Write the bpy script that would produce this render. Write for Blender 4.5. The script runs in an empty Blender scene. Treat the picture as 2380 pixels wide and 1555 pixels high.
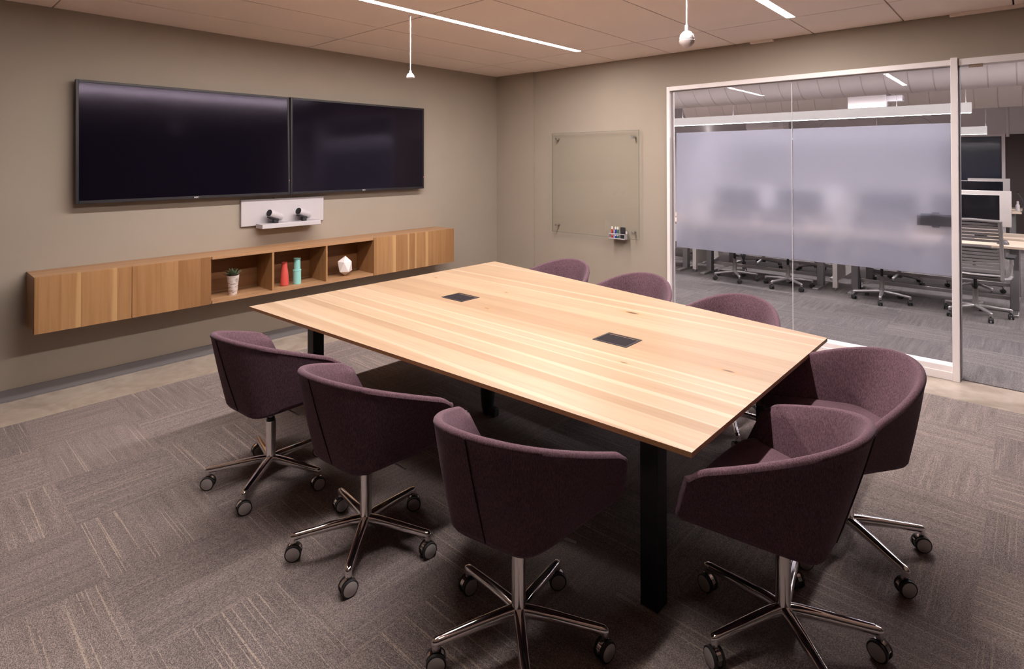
import bpy, math, random
from mathutils import Vector, Matrix
PI = math.pi
sc = bpy.context.scene
col = sc.collection
random.seed(7)

# ------------------------------------------------------------------ camera
cam_d = bpy.data.cameras.new('camera')
cam = bpy.data.objects.new('camera', cam_d)
col.objects.link(cam)
YAW, PIT, ROL = 0.7389, 0.0084, -0.0012
fw = Vector((-math.sin(YAW), math.cos(YAW), 0)); rt = Vector((math.cos(YAW), math.sin(YAW), 0)); up = Vector((0, 0, 1))
fw2 = fw*math.cos(PIT) + up*math.sin(PIT); up2 = up*math.cos(PIT) - fw*math.sin(PIT)
rt3 = rt*math.cos(ROL) + up2*math.sin(ROL); up3 = up2*math.cos(ROL) - rt*math.sin(ROL)
M = Matrix((rt3, up3, -fw2)).transposed().to_4x4()
M.translation = Vector((5.4285, -5.6477, 1.7193))
cam.matrix_world = M
cam_d.sensor_fit = 'HORIZONTAL'; cam_d.sensor_width = 36.0
cam_d.lens = 1323.9/2380*36
cam_d.shift_y = -(777.5-363.55)/2380
cam_d.clip_start = 0.05; cam_d.clip_end = 100
sc.camera = cam

# ------------------------------------------------------------------ materials
def newmat(name):
    m = bpy.data.materials.new(name); m.use_nodes = True
    nt = m.node_tree; b = nt.nodes['Principled BSDF']
    return m, nt, b
def N(nt, t, **kw):
    n = nt.nodes.new(t)
    for k, v in kw.items(): setattr(n, k, v)
    return n
def L(nt, a, b): nt.links.new(a, b)
def mathn(nt, op, a, b=None, c=None):
    n = N(nt, 'ShaderNodeMath', operation=op)
    for i, v in enumerate((a, b, c)):
        if v is None: continue
        if isinstance(v, (int, float)): n.inputs[i].default_value = v
        else: L(nt, v, n.inputs[i])
    return n.outputs[0]
def mixc(nt, f, a, b, blend='MIX'):
    n = N(nt, 'ShaderNodeMix', data_type='RGBA', blend_type=blend)
    n.clamp_factor = True
    for i, v in ((0, f), (6, a), (7, b)):
        if isinstance(v, (int, float)): n.inputs[i].default_value = v
        elif isinstance(v, (tuple, list)): n.inputs[i].default_value = (*v, 1)
        else: L(nt, v, n.inputs[i])
    return n.outputs[2]
def ramp(nt, f, stops):
    n = N(nt, 'ShaderNodeValToRGB')
    cr = n.color_ramp
    while len(cr.elements) < len(stops): cr.elements.new(0.5)
    for e, (p, c) in zip(cr.elements, stops):
        e.position = p; e.color = (*c, 1) if len(c) == 3 else c
    L(nt, f, n.inputs[0]); return n.outputs[0]
def plain(name, c, rough=.5, metal=0., spec=.5, noise=0., scale=40., bump=0.):
    m, nt, b = newmat(name)
    b.inputs['Base Color'].default_value = (*c, 1); b.inputs['Roughness'].default_value = rough
    b.inputs['Metallic'].default_value = metal; b.inputs['Specular IOR Level'].default_value = spec
    if noise or bump:
        tc = N(nt, 'ShaderNodeTexCoord'); nz = N(nt, 'ShaderNodeTexNoise'); nz.inputs['Scale'].default_value = scale
        nz.inputs['Detail'].default_value = 4
        L(nt, tc.outputs['Object'], nz.inputs['Vector'])
        if noise:
            d = tuple(x*(1-noise) for x in c); l = tuple(min(1, x*(1+noise)) for x in c)
            L(nt, ramp(nt, nz.outputs[0], [(.3, d), (.7, l)]), b.inputs['Base Color'])
        if bump:
            bp = N(nt, 'ShaderNodeBump'); bp.inputs['Strength'].default_value = bump; bp.inputs['Distance'].default_value = .002
            L(nt, nz.outputs[0], bp.inputs['Height']); L(nt, bp.outputs[0], b.inputs['Normal'])
    return m

def wood(name, along, across, pw, cols, streak, rough=.4, knots=(), seed=0., grain=1., curl=1.):
    """solid-stave wood. along / across: axis letters of object space; cols: dark, mid, light."""
    m, nt, b = newmat(name)
    tc = N(nt, 'ShaderNodeTexCoord'); sp = N(nt, 'ShaderNodeSeparateXYZ'); L(nt, tc.outputs['Object'], sp.inputs[0])
    ax = {'x': sp.outputs[0], 'y': sp.outputs[1], 'z': sp.outputs[2]}
    u, v = ax[along], ax[across]
    other = ax[[k for k in 'xyz' if k not in (along, across)][0]]
    # uneven stave widths
    n1 = N(nt, 'ShaderNodeTexNoise', noise_dimensions='1D'); n1.inputs['Scale'].default_value = 3.1; n1.inputs['Detail'].default_value = 0
    L(nt, mathn(nt, 'ADD', v, seed), n1.inputs['W'])
    vw = mathn(nt, 'ADD', mathn(nt, 'DIVIDE', v, pw), mathn(nt, 'MULTIPLY', n1.outputs[0], 1.6))
    pid = mathn(nt, 'FLOOR', vw); fr = mathn(nt, 'FRACT', vw)
    wn = N(nt, 'ShaderNodeTexWhiteNoise', noise_dimensions='2D')
    cx = N(nt, 'ShaderNodeCombineXYZ'); L(nt, pid, cx.inputs[0]); cx.inputs[1].default_value = seed+3.3
    L(nt, cx.outputs[0], wn.inputs['Vector'])
    rnd = wn.outputs['Value']
    # grain coordinates, shifted for each stave
    g = N(nt, 'ShaderNodeCombineXYZ')
    L(nt, mathn(nt, 'ADD', mathn(nt, 'MULTIPLY', u, 1.3), mathn(nt, 'MULTIPLY', rnd, 37.)), g.inputs[0])
    L(nt, mathn(nt, 'MULTIPLY', v, 26.), g.inputs[1]); L(nt, mathn(nt, 'MULTIPLY', other, 26.), g.inputs[2])
    gn = N(nt, 'ShaderNodeTexNoise'); gn.inputs['Scale'].default_value = 1.0; gn.inputs['Detail'].default_value = 5; gn.inputs['Distortion'].default_value = .6*curl
    L(nt, g.outputs[0], gn.inputs['Vector'])
    g2 = N(nt, 'ShaderNodeCombineXYZ')
    L(nt, mathn(nt, 'ADD', mathn(nt, 'MULTIPLY', u, 6.), mathn(nt, 'MULTIPLY', rnd, 11.)), g2.inputs[0])
    L(nt, mathn(nt, 'MULTIPLY', v, 260.), g2.inputs[1]); L(nt, mathn(nt, 'MULTIPLY', other, 260.), g2.inputs[2])
    gf = N(nt, 'ShaderNodeTexNoise'); gf.inputs['Scale'].default_value = 1.0; gf.inputs['Detail'].default_value = 3
    L(nt, g2.outputs[0], gf.inputs['Vector'])
    base = ramp(nt, rnd, [(0, cols[0]), (.45, cols[1]), (1, cols[2])])
    gm = ramp(nt, gn.outputs[0], [(.3, (.80, .74, .66)), (.55, (1, 1, 1)), (.75, (1.05, 1.05, 1.06))])
    c = mixc(nt, .75*grain, base, gm, 'MULTIPLY')
    fm = ramp(nt, gf.outputs[0], [(.35, (.88, .84, .78)), (.6, (1, 1, 1))])
    c = mixc(nt, .5*grain, c, fm, 'MULTIPLY')
    # pale sapwood band wandering near one edge of a stave
    sn = N(nt, 'ShaderNodeTexNoise', noise_dimensions='2D'); sn.inputs['Scale'].default_value = 1.0; sn.inputs['Detail'].default_value = 1
    sv = N(nt, 'ShaderNodeCombineXYZ'); L(nt, mathn(nt, 'MULTIPLY', u, .8), sv.inputs[0]); L(nt, mathn(nt, 'MULTIPLY', pid, 5.7), sv.inputs[1])
    L(nt, sv.outputs[0], sn.inputs['Vector'])
    edge = mathn(nt, 'SUBTRACT', mathn(nt, 'ADD', .80, mathn(nt, 'MULTIPLY', mathn(nt, 'SUBTRACT', sn.outputs[0], .5), .35)), fr)
    sapr = mathn(nt, 'MULTIPLY', mathn(nt, 'LESS_THAN', mathn(nt, 'ABSOLUTE', mathn(nt, 'ADD', edge, .10)), .5), 1.0)
    band = N(nt, 'ShaderNodeMapRange'); band.inputs['From Min'].default_value = 0.03; band.inputs['From Max'].default_value = -.06
    L(nt, edge, band.inputs['Value'])
    has = mathn(nt, 'GREATER_THAN', mathn(nt, 'FRACT', mathn(nt, 'MULTIPLY', rnd, 7.31)), .45)
    c = mixc(nt, mathn(nt, 'MULTIPLY', mathn(nt, 'MULTIPLY', band.outputs[0], has), .8), c, streak)
    # glue line
    gl = mathn(nt, 'LESS_THAN', fr, .018)
    c = mixc(nt, mathn(nt, 'MULTIPLY', gl, .35), c, tuple(x*.55 for x in cols[0]))
    for (ku, kv, ru, rv) in knots:
        du = mathn(nt, 'DIVIDE', mathn(nt, 'SUBTRACT', u, ku), ru); dv = mathn(nt, 'DIVIDE', mathn(nt, 'SUBTRACT', v, kv), rv)
        d = mathn(nt, 'SQRT', mathn(nt, 'ADD', mathn(nt, 'MULTIPLY', du, du), mathn(nt, 'MULTIPLY', dv, dv)))
        d = mathn(nt, 'ADD', d, mathn(nt, 'MULTIPLY', mathn(nt, 'SUBTRACT', gn.outputs[0], .5), 1.3))
        h = N(nt, 'ShaderNodeMapRange'); h.inputs['From Min'].default_value = 3.2; h.inputs['From Max'].default_value = 1.; L(nt, d, h.inputs['Value'])
        c = mixc(nt, mathn(nt, 'MULTIPLY', h.outputs[0], .5), c, (.42, .21, .08))
        k = N(nt, 'ShaderNodeMapRange'); k.inputs['From Min'].default_value = 1.1; k.inputs['From Max'].default_value = .6; L(nt, d, k.inputs['Value'])
        c = mixc(nt, mathn(nt, 'MULTIPLY', k.outputs[0], .92), c, (.06, .025, .012))
    L(nt, c, b.inputs['Base Color'])
    b.inputs['Roughness'].default_value = rough; b.inputs['Specular IOR Level'].default_value = .35
    bp = N(nt, 'ShaderNodeBump'); bp.inputs['Strength'].default_value = .12; bp.inputs['Distance'].default_value = .001
    L(nt, gf.outputs[0], bp.inputs['Height']); L(nt, bp.outputs[0], b.inputs['Normal'])
    return m

def carpet_mat(name, c_dark, c_mid, c_line, ox, oy, size, line_strength=1.):
    m, nt, b = newmat(name)
    tc = N(nt, 'ShaderNodeTexCoord'); sp = N(nt, 'ShaderNodeSeparateXYZ'); L(nt, tc.outputs['Object'], sp.inputs[0])
    u = mathn(nt, 'DIVIDE', mathn(nt, 'SUBTRACT', sp.outputs[0], ox), size*1.04)
    v = mathn(nt, 'DIVIDE', mathn(nt, 'SUBTRACT', sp.outputs[1], oy), size)
    iu, iv = mathn(nt, 'FLOOR', u), mathn(nt, 'FLOOR', v)
    chk = mathn(nt, 'MODULO', mathn(nt, 'ADD', mathn(nt, 'ADD', iu, iv), 200.), 2.)
    chk = mathn(nt, 'LESS_THAN', chk, .5)
    wn = N(nt, 'ShaderNodeTexWhiteNoise', noise_dimensions='2D'); cx = N(nt, 'ShaderNodeCombineXYZ'); L(nt, iu, cx.inputs[0]); L(nt, iv, cx.inputs[1]); L(nt, cx.outputs[0], wn.inputs['Vector'])
    x, y = sp.outputs[0], sp.outputs[1]
    def sel(a, b_):
        n = N(nt, 'ShaderNodeMix', data_type='FLOAT'); L(nt, chk, n.inputs[0]); L(nt, a, n.inputs[2]); L(nt, b_, n.inputs[3]); return n.outputs[0]
    across = sel(x, y); along = sel(y, x)       # stripes run along 'along'
    wr = mathn(nt, 'MULTIPLY', wn.outputs['Value'], 31.)
    def strip(sc_a, sc_l, det=2.):
        n = N(nt, 'ShaderNodeTexNoise'); n.inputs['Scale'].default_value = 1.; n.inputs['Detail'].default_value = det
        c = N(nt, 'ShaderNodeCombineXYZ'); L(nt, mathn(nt, 'MULTIPLY', across, sc_a), c.inputs[0]); L(nt, mathn(nt, 'MULTIPLY', along, sc_l), c.inputs[1]); L(nt, wr, c.inputs[2])
        L(nt, c.outputs[0], n.inputs['Vector']); return n.outputs[0]
    broad = strip(34., 2.2); fine = strip(120., 1.2, 1.); pile = strip(420., 150., 2.)
    pn = N(nt, 'ShaderNodeTexNoise'); pn.inputs['Scale'].default_value = 330.; pn.inputs['Detail'].default_value = 2; L(nt, tc.outputs['Object'], pn.inputs['Vector'])
    c = ramp(nt, broad, [(.25, c_dark), (.75, c_mid)])
    tint = ramp(nt, wn.outputs['Value'], [(0, (.88, .88, .90)), (1, (1.1, 1.09, 1.07))])
    c = mixc(nt, 1., c, tint, 'MULTIPLY')
    c = mixc(nt, 1., c, ramp(nt, pile, [(.36, (.62, .62, .64)), (.64, (1.38, 1.36, 1.32))]), 'MULTIPLY')
    c = mixc(nt, .8, c, ramp(nt, pn.outputs[0], [(.38, (.6, .6, .62)), (.62, (1.42, 1.40, 1.36))]), 'MULTIPLY')
    # sparse pale yarns, stronger where the stripes run across the room
    w2 = mathn(nt, 'MULTIPLY', ramp(nt, fine, [(.63, (0, 0, 0)), (.68, (1, 1, 1))]), mathn(nt, 'ADD', .35, mathn(nt, 'MULTIPLY', chk, .5)))
    w3 = mathn(nt, 'MULTIPLY', w2, mathn(nt, 'GREATER_THAN', pile, .42))
    c = mixc(nt, mathn(nt, 'MULTIPLY', w3, line_strength), c, c_line)
    L(nt, c, b.inputs['Base Color']); b.inputs['Roughness'].default_value = .95; b.inputs['Specular IOR Level'].default_value = .1
    bp = N(nt, 'ShaderNodeBump'); bp.inputs['Strength'].default_value = .5; bp.inputs['Distance'].default_value = .004
    L(nt, pn.outputs[0], bp.inputs['Height']); L(nt, bp.outputs[0], b.inputs['Normal'])
    return m

def fabric_mat(name, c, c2, scale=900.):
    m, nt, b = newmat(name)
    tc = N(nt, 'ShaderNodeTexCoord')
    nz = N(nt, 'ShaderNodeTexNoise'); nz.inputs['Scale'].default_value = scale*.45; nz.inputs['Detail'].default_value = 3
    L(nt, tc.outputs['Object'], nz.inputs['Vector'])
    mp = N(nt, 'ShaderNodeMapping'); mp.inputs['Scale'].default_value = (1, 1, .12); L(nt, tc.outputs['Object'], mp.inputs[0])
    n2 = N(nt, 'ShaderNodeTexNoise'); n2.inputs['Scale'].default_value = scale*.35; n2.inputs['Detail'].default_value = 2; L(nt, mp.outputs[0], n2.inputs['Vector'])
    f = mathn(nt, 'MULTIPLY', mathn(nt, 'ADD', nz.outputs[0], n2.outputs[0]), .5)
    L(nt, ramp(nt, f, [(.40, c), (.62, c2)]), b.inputs['Base Color'])
    b.inputs['Roughness'].default_value = .9; b.inputs['Specular IOR Level'].default_value = .15
    b.inputs['Sheen Weight'].default_value = .12; b.inputs['Sheen Roughness'].default_value = .45
    b.inputs['Sheen Tint'].default_value = (.75, .62, .78, 1)
    bp = N(nt, 'ShaderNodeBump'); bp.inputs['Strength'].default_value = .25; bp.inputs['Distance'].default_value = .001
    L(nt, f, bp.inputs['Height']); L(nt, bp.outputs[0], b.inputs['Normal'])
    return m

def concrete_mat(name):
    m, nt, b = newmat(name)
    tc = N(nt, 'ShaderNodeTexCoord')
    n1 = N(nt, 'ShaderNodeTexNoise'); n1.inputs['Scale'].default_value = 2.2; n1.inputs['Detail'].default_value = 7; n1.inputs['Distortion'].default_value = 1.2
    n2 = N(nt, 'ShaderNodeTexNoise'); n2.inputs['Scale'].default_value = 14; n2.inputs['Detail'].default_value = 5
    for n in (n1, n2): L(nt, tc.outputs['Object'], n.inputs['Vector'])
    c = ramp(nt, n1.outputs[0], [(.3, (.29, .235, .19)), (.5, (.39, .325, .27)), (.7, (.46, .39, .33))])
    c = mixc(nt, .5, c, ramp(nt, n2.outputs[0], [(.3, (.8, .78, .75)), (.6, (1, 1, 1))]), 'MULTIPLY')
    L(nt, c, b.inputs['Base Color'])
    b.inputs['Roughness'].default_value = .14; b.inputs['Specular IOR Level'].default_value = .6
    return m

def glass_mat(name, tint=(.96, .98, .97), base=.04, rough=0.):
    """thin clear pane: straight-through light plus a Fresnel reflection"""
    m, nt, b = newmat(name); nt.nodes.remove(b)
    out = nt.nodes['Material Output']
    tr = N(nt, 'ShaderNodeBsdfTransparent'); tr.inputs[0].default_value = (*tint, 1)
    gl = N(nt, 'ShaderNodeBsdfGlossy'); gl.inputs['Roughness'].default_value = rough
    fr = N(nt, 'ShaderNodeFresnel'); fr.inputs[0].default_value = 1.5
    mx = N(nt, 'ShaderNodeMixShader'); ge = N(nt, 'ShaderNodeNewGeometry'); L(nt, mathn(nt, 'MULTIPLY', mathn(nt, 'MULTIPLY', fr.outputs[0], base/.04), mathn(nt, 'SUBTRACT', 1., ge.outputs['Backfacing'])), mx.inputs[0]); L(nt, tr.outputs[0], mx.inputs[1]); L(nt, gl.outputs[0], mx.inputs[2])
    L(nt, mx.outputs[0], out.inputs[0]); return m

def frost_mat(name):
    m, nt, b = newmat(name); nt.nodes.remove(b)
    out = nt.nodes['Material Output']
    g = N(nt, 'ShaderNodeBsdfGlass'); g.inputs['Color'].default_value = (.93, .94, 1.0, 1); g.inputs['Roughness'].default_value = .20; g.inputs['IOR'].default_value = 1.4
    t = N(nt, 'ShaderNodeBsdfTranslucent'); t.inputs[0].default_value = (.84, .85, .96, 1)
    d = N(nt, 'ShaderNodeBsdfDiffuse'); d.inputs[0].default_value = (.62, .60, .68, 1)
    a = N(nt, 'ShaderNodeMixShader'); a.inputs[0].default_value = .3; L(nt, t.outputs[0], a.inputs[1]); L(nt, d.outputs[0], a.inputs[2])
    mx = N(nt, 'ShaderNodeMixShader'); mx.inputs[0].default_value = .24; L(nt, g.outputs[0], mx.inputs[1]); L(nt, a.outputs[0], mx.inputs[2])
    L(nt, mx.outputs[0], out.inputs[0]); return m

def emit_mat(name, c, s):
    m, nt, b = newmat(name)
    b.inputs['Base Color'].default_value = (.8, .8, .8, 1)
    b.inputs['Emission Color'].default_value = (*c, 1); b.inputs['Emission Strength'].default_value = s
    return m

# ---- brightness of the place
S_ROOM, S_OFF, S_UP, S_AISLE_FILL = 186., 112., 14., 84.
WARM = (1.0, .90, .86); COOL = (1.0, .93, .96)

WALLD = plain('unseen_wall_dark', (.07, .06, .055), .8, spec=.2)  # unseen walls made dark to cut bounce light in the room
WALL = plain('wall_paint', (.335, .289, .241), .75, spec=.25, noise=.015, scale=3.)
CEIL = plain('ceiling_panel', (.93, .81, .735), .8, spec=.2, noise=.015, scale=2.)
DARKGAP = plain('dark_gap', (.06, .045, .04), .9)
WHITE = plain('white_aluminium', (.80, .75, .75), .35, spec=.4)
WHITEP = plain('white_plastic', (.50, .475, .50), .35)
TRIMG = plain('grey_trim', (.16, .15, .155), .45)
CONC = concrete_mat('polished_concrete')
CARPET = carpet_mat('carpet_brown', (.172, .146, .142), (.232, .197, .190), (.40, .33, .275), .512, -.475, .507)
CARPET2 = carpet_mat('carpet_grey', (.105, .096, .098), (.165, .152, .152), (.27, .25, .235), 0.1, .02, .507, .5)
FAB = fabric_mat('purple_wool', (.058, .031, .041), (.150, .086, .107))
FABD = plain('purple_seam', (.03, .015, .022), .95, spec=.1, noise=.1)
CHROME = plain('polished_chrome', (.82, .79, .79), .09, 1.)
STEEL = plain('brushed_steel', (.55, .53, .53), .35, 1.)
RUBBER = plain('black_rubber', (.018, .017, .018), .5)
BLACK = plain('black_steel', (.012, .012, .014), .38, spec=.4)
BLACKM = plain('matt_black', (.016, .015, .017), .6)
KN = [(3.52, -2.405, .045, .014), (4.38, -3.0, .03, .009), (2.74, -2.95, .03, .007), (2.53, -2.53, .016, .006), (1.72, -2.53, .02, .008), (3.96, -3.23, .02, .005)]
OAKT = wood('oak_table_top', 'x', 'y', .112, [(.305, .203, .128), (.36, .255, .168), (.40, .293, .202)], (.455, .355, .262), .38, KN, seed=2.0, grain=.7)
OAKE = wood('oak_table_edge', 'x', 'y', .3, [(.32, .155, .068), (.35, .18, .08), (.38, .20, .095)], (.40, .22, .11), .5, seed=1.0)
OAKV = wood('oak_door', 'z', 'y', .150, [(.25, .122, .05), (.325, .172, .074), (.385, .212, .095)], (.50, .31, .145), .42, seed=4.1)
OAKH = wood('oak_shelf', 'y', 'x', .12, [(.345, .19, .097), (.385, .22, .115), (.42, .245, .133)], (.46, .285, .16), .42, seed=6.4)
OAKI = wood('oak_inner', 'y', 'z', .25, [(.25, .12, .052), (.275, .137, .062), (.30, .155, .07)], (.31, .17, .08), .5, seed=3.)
GLASS = glass_mat('clear_glass', (.965, .965, .97))
BOARDG = glass_mat('board_glass', (.975, .98, .968), .04)
BOARDE = plain('board_glass_edge', (.13, .15, .13), .2)
FROST = frost_mat('frosted_film')
SCREEN = plain('tv_screen', (.004, .003, .007), .11, spec=.34)
BEZEL = plain('tv_bezel', (.016, .014, .018), .4, spec=.4)
LOGO = plain('logo_grey', (.75, .74, .76), .4)
STRIP = emit_mat('strip_lens', WARM, S_ROOM)
OFILLA = emit_mat('added_aisle_lens', COOL, S_AISLE_FILL)  # lens of the added aisle lamp
OSTRIPU = emit_mat('office_uplight_lens', COOL, S_UP)
OSTRIP = emit_mat('office_strip_lens', COOL, S_OFF)
SCREEN.node_tree.nodes['Principled BSDF'].inputs['Specular Tint'].default_value = (.86, .76, 1, 1)
REDV = plain('coral_ceramic', (.60, .085, .07), .45, noise=.05, scale=60, bump=.2)
TEALV = plain('teal_ceramic', (.27, .60, .56), .4)
WHITEC = plain('white_ceramic', (.80, .74, .73), .55)
LEAF = plain('succulent_leaf', (.10, .15, .075), .5, noise=.3, scale=50)
LEAFT = plain('succulent_tip', (.30, .32, .22), .5, noise=.3, scale=60)
SOIL = plain('soil', (.035, .022, .015), .9, noise=.3, scale=200)
WHITEH = plain('glowing_housing', (.80, .76, .75), .5); WHITEH.node_tree.nodes['Principled BSDF'].inputs['Emission Color'].default_value = (1, .95, .94, 1); WHITEH.node_tree.nodes['Principled BSDF'].inputs['Emission Strength'].default_value = .42  # white housing with a faint glow added so its sides look lit
DUCT = plain('painted_duct', (.62, .57, .56), .5, spec=.3, noise=.03, scale=4)
OWHITE = plain('office_white', (.66, .62, .62), .6)
OBROWN = plain('office_brown', (.075, .055, .052), .8)
ODARK = plain('dark_window_glass', (.045, .05, .075), .12, spec=.6)
DESKTOP = plain('pale_wood_desk', (.50, .395, .305), .45, noise=.05, scale=12)
DESKLEG = plain('grey_desk_steel', (.22, .21, .215), .4, .5)
SILVER = plain('silver_shell', (.50, .465, .45), .32, .25)
SCREENB = plain('monitor_glass', (.006, .006, .009), .12, spec=.5)
TASKG = plain('task_chair_grey', (.17, .155, .15), .55)
TASKM = plain('task_chair_slat', (.125, .113, .11), .7, noise=.25, scale=300)
TASKS = plain('task_chair_seat', (.12, .11, .115), .9)
DISC = plain('caster_disc', (.50, .47, .46), .45, .4)
GREYM = plain('grey_metal', (.42, .40, .40), .4, .7)

def pot_mat():
    m, nt, b = newmat('birch_bark_pot')
    tc = N(nt, 'ShaderNodeTexCoord'); mp = N(nt, 'ShaderNodeMapping'); L(nt, tc.outputs['Object'], mp.inputs[0])
    mp.inputs['Rotation'].default_value = (0, .7, 0); mp.inputs['Scale'].default_value = (1, 1, 4)
    w = N(nt, 'ShaderNodeTexNoise'); w.inputs['Scale'].default_value = 22; w.inputs['Detail'].default_value = 5; w.inputs['Distortion'].default_value = .6
    L(nt, mp.outputs[0], w.inputs['Vector'])
    L(nt, ramp(nt, w.outputs[0], [(.33, (.16, .12, .10)), (.43, (.62, .54, .50)), (.6, (.74, .66, .62))]), b.inputs['Base Color'])
    b.inputs['Roughness'].default_value = .7; return m
POT = pot_mat()

# ------------------------------------------------------------------ mesh helpers
class MB:
    def __init__(s): s.v = []; s.f = []; s.m = []
    def add(s, vs, fs, mi=0):
        o = len(s.v); s.v += [tuple(p) for p in vs]; s.f += [tuple(i+o for i in f) for f in fs]; s.m += [mi]*len(fs); return s
    def box(s, x0, x1, y0, y1, z0, z1, mi=0):
        vs = [(x, y, z) for z in (z0, z1) for y in (y0, y1) for x in (x0, x1)]
        return s.add(vs, [(0, 2, 3, 1), (4, 5, 7, 6), (0, 1, 5, 4), (2, 6, 7, 3), (0, 4, 6, 2), (1, 3, 7, 5)], mi)
    def prism(s, pts, z0, z1, mi=0, pts2=None):
        n = len(pts); q = pts2 or pts
        vs = [(x, y, z0) for x, y in pts] + [(x, y, z1) for x, y in q]
        fs = [tuple(reversed(range(n))), tuple(range(n, 2*n))] + [(i, (i+1) % n, n+(i+1) % n, n+i) for i in range(n)]
        return s.add(vs, fs, mi)
    def rings(s, rs, cap0=True, cap1=True, mi=0, closed=False):
        n = len(rs[0]); vs = [p for r in rs for p in r]; fs = []
        K = len(rs)
        for k in range(K if closed else K-1):
            a, b = k*n, ((k+1) % K)*n
            for i in range(n): fs.append((a+i, a+(i+1) % n, b+(i+1) % n, b+i))
        if not closed:
            if cap0: fs.append(tuple(reversed(range(n))))
            if cap1: fs.append(tuple(range((K-1)*n, K*n)))
        return s.add(vs, fs, mi)
    def lathe(s, prof, c=(0, 0, 0), n=24, axis='z', mi=0, cap=True):
        rs = []
        for r, h in prof:
            ring = []
            for i in range(n):
                a = 2*PI*i/n; x, y = r*math.cos(a), r*math.sin(a)
                p = {'z': (x, y, h), 'x': (h, x, y), 'y': (y, h, x)}[axis]
                ring.append((c[0]+p[0], c[1]+p[1], c[2]+p[2]))
            rs.append(ring)
        return s.rings(rs, cap, cap, mi)
    def tube(s, pts, r, n=10, mi=0, sx=1., rr=None):
        pts = [Vector(p) for p in pts]; rs = []
        for i, p in enumerate(pts):
            a = pts[max(i-1, 0)]; b = pts[min(i+1, len(pts)-1)]; t = (b-a).normalized()
            ref = Vector((0, 0, 1)) if abs(t.z) < .95 else Vector((1, 0, 0))
            u = t.cross(ref).normalized(); w = u.cross(t).normalized()
            R_ = rr[i] if rr else r
            rs.append([tuple(p+(u*math.cos(2*PI*k/n)*sx+w*math.sin(2*PI*k/n))*R_) for k in range(n)])
        return s.rings(rs, mi=mi)
    def cyl(s, a, b, r, n=20, mi=0, r2=None):
        return s.tube([a, b], r, n, mi, rr=[r, r2 if r2 is not None else r])
    def xf(s, mat, start=0):
        s.v = s.v[:start] + [tuple(mat @ Vector(p)) for p in s.v[start:]]; return s
    def build(s, name, mats, parent=None, smooth=False, bevel=0., seg=2, auto=None, loc=None):
        me = bpy.data.meshes.new(name); me.from_pydata(s.v, [], s.f)
        if not isinstance(mats, (list, tuple)): mats = [mats]
        for m in mats: me.materials.append(m)
        if len(mats) > 1:
            for p, i in zip(me.polygons, s.m): p.material_index = i
        me.validate(); me.update()
        import bmesh
        bm = bmesh.new(); bm.from_mesh(me); bmesh.ops.recalc_face_normals(bm, faces=bm.faces); bm.to_mesh(me); bm.free()
        if smooth:
            for p in me.polygons: p.use_smooth = True
            if auto is None: auto = 40
            me.set_sharp_from_angle(angle=math.radians(auto))
        o = bpy.data.objects.new(name, me); col.objects.link(o)
        if parent: o.parent = parent
        if loc: o.location = loc
        if bevel:
            md = o.modifiers.new('bevel', 'BEVEL'); md.width = bevel; md.segments = seg; md.limit_method = 'ANGLE'; md.angle_limit = math.radians(40)
            md.harden_normals = False
            for p in me.polygons: p.use_smooth = True
            me.set_sharp_from_angle(angle=math.radians(60))
        return o
def tag(o, label=None, cat=None, group=None, kind=None):
    if label: o['label'] = label
    if cat: o['category'] = cat
    if group: o['group'] = group
    if kind: o['kind'] = kind
    return o
def empty(name, loc=(0, 0, 0), rz=0., label=None, cat=None, group=None):
    o = bpy.data.objects.new(name, None); col.objects.link(o); o.location = loc; o.rotation_euler = (0, 0, rz)
    o.empty_display_size = .1
    return tag(o, label, cat, group)
def struct(o, label=None):
    o['kind'] = 'structure'
    if label: o['label'] = label
    return o
def copy_tree(o, parent=None):
    c = o.copy(); col.objects.link(c); c.parent = parent
    for ch in list(o.children): copy_tree(ch, c)
    return c
def text_mesh(txt, size, name, mat, parent, loc, rot, extrude=.0006, align='CENTER'):
    cu = bpy.data.curves.new(name, 'FONT'); cu.body = txt; cu.size = size; cu.extrude = extrude; cu.align_x = align; cu.align_y = 'CENTER'; cu.resolution_u = 3
    t = bpy.data.objects.new('tmp', cu); col.objects.link(t)
    dg = bpy.context.evaluated_depsgraph_get(); me = bpy.data.meshes.new_from_object(t.evaluated_get(dg))
    bpy.data.objects.remove(t)
    me.materials.clear(); me.materials.append(mat)
    o = bpy.data.objects.new(name, me); col.objects.link(o); o.location = loc; o.rotation_euler = rot
    if parent: o.parent = parent
    return o

H = 2.878
XR, YF = 8.2, -9.0           # right wall and the wall behind the camera
# ------------------------------------------------------------------ room shell
GX0, GX1, GX2, GT = 2.543, 4.966, 5.011, 2.513
DX1 = 6.15
b = MB().box(-.3, 12., -9.3, 14.0, -.2, 0.)
struct(b.build('floor', CONC), 'polished beige concrete floor slab showing along the walls')
b = MB().box(.515, XR-.01, YF+.01, -.475, 0., .007)
tag(b.build('carpet', CARPET), 'grey-brown carpet tiles with pale stripes, under the table', 'carpet')
b = MB().box(-.19, 11.89, .152, 10.59, 0., .007); b.box(GX0+.01, DX1-.01, .035, .152, 0., .007)
tag(b.build('carpet', CARPET2), 'dark grey carpet in the open office beyond the glass', 'carpet')
b = MB().box(-.12, 0, YF-.12, .12, 0, H+.15)
struct(b.build('wall_left', WALL), 'taupe wall behind the two screens')
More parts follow.
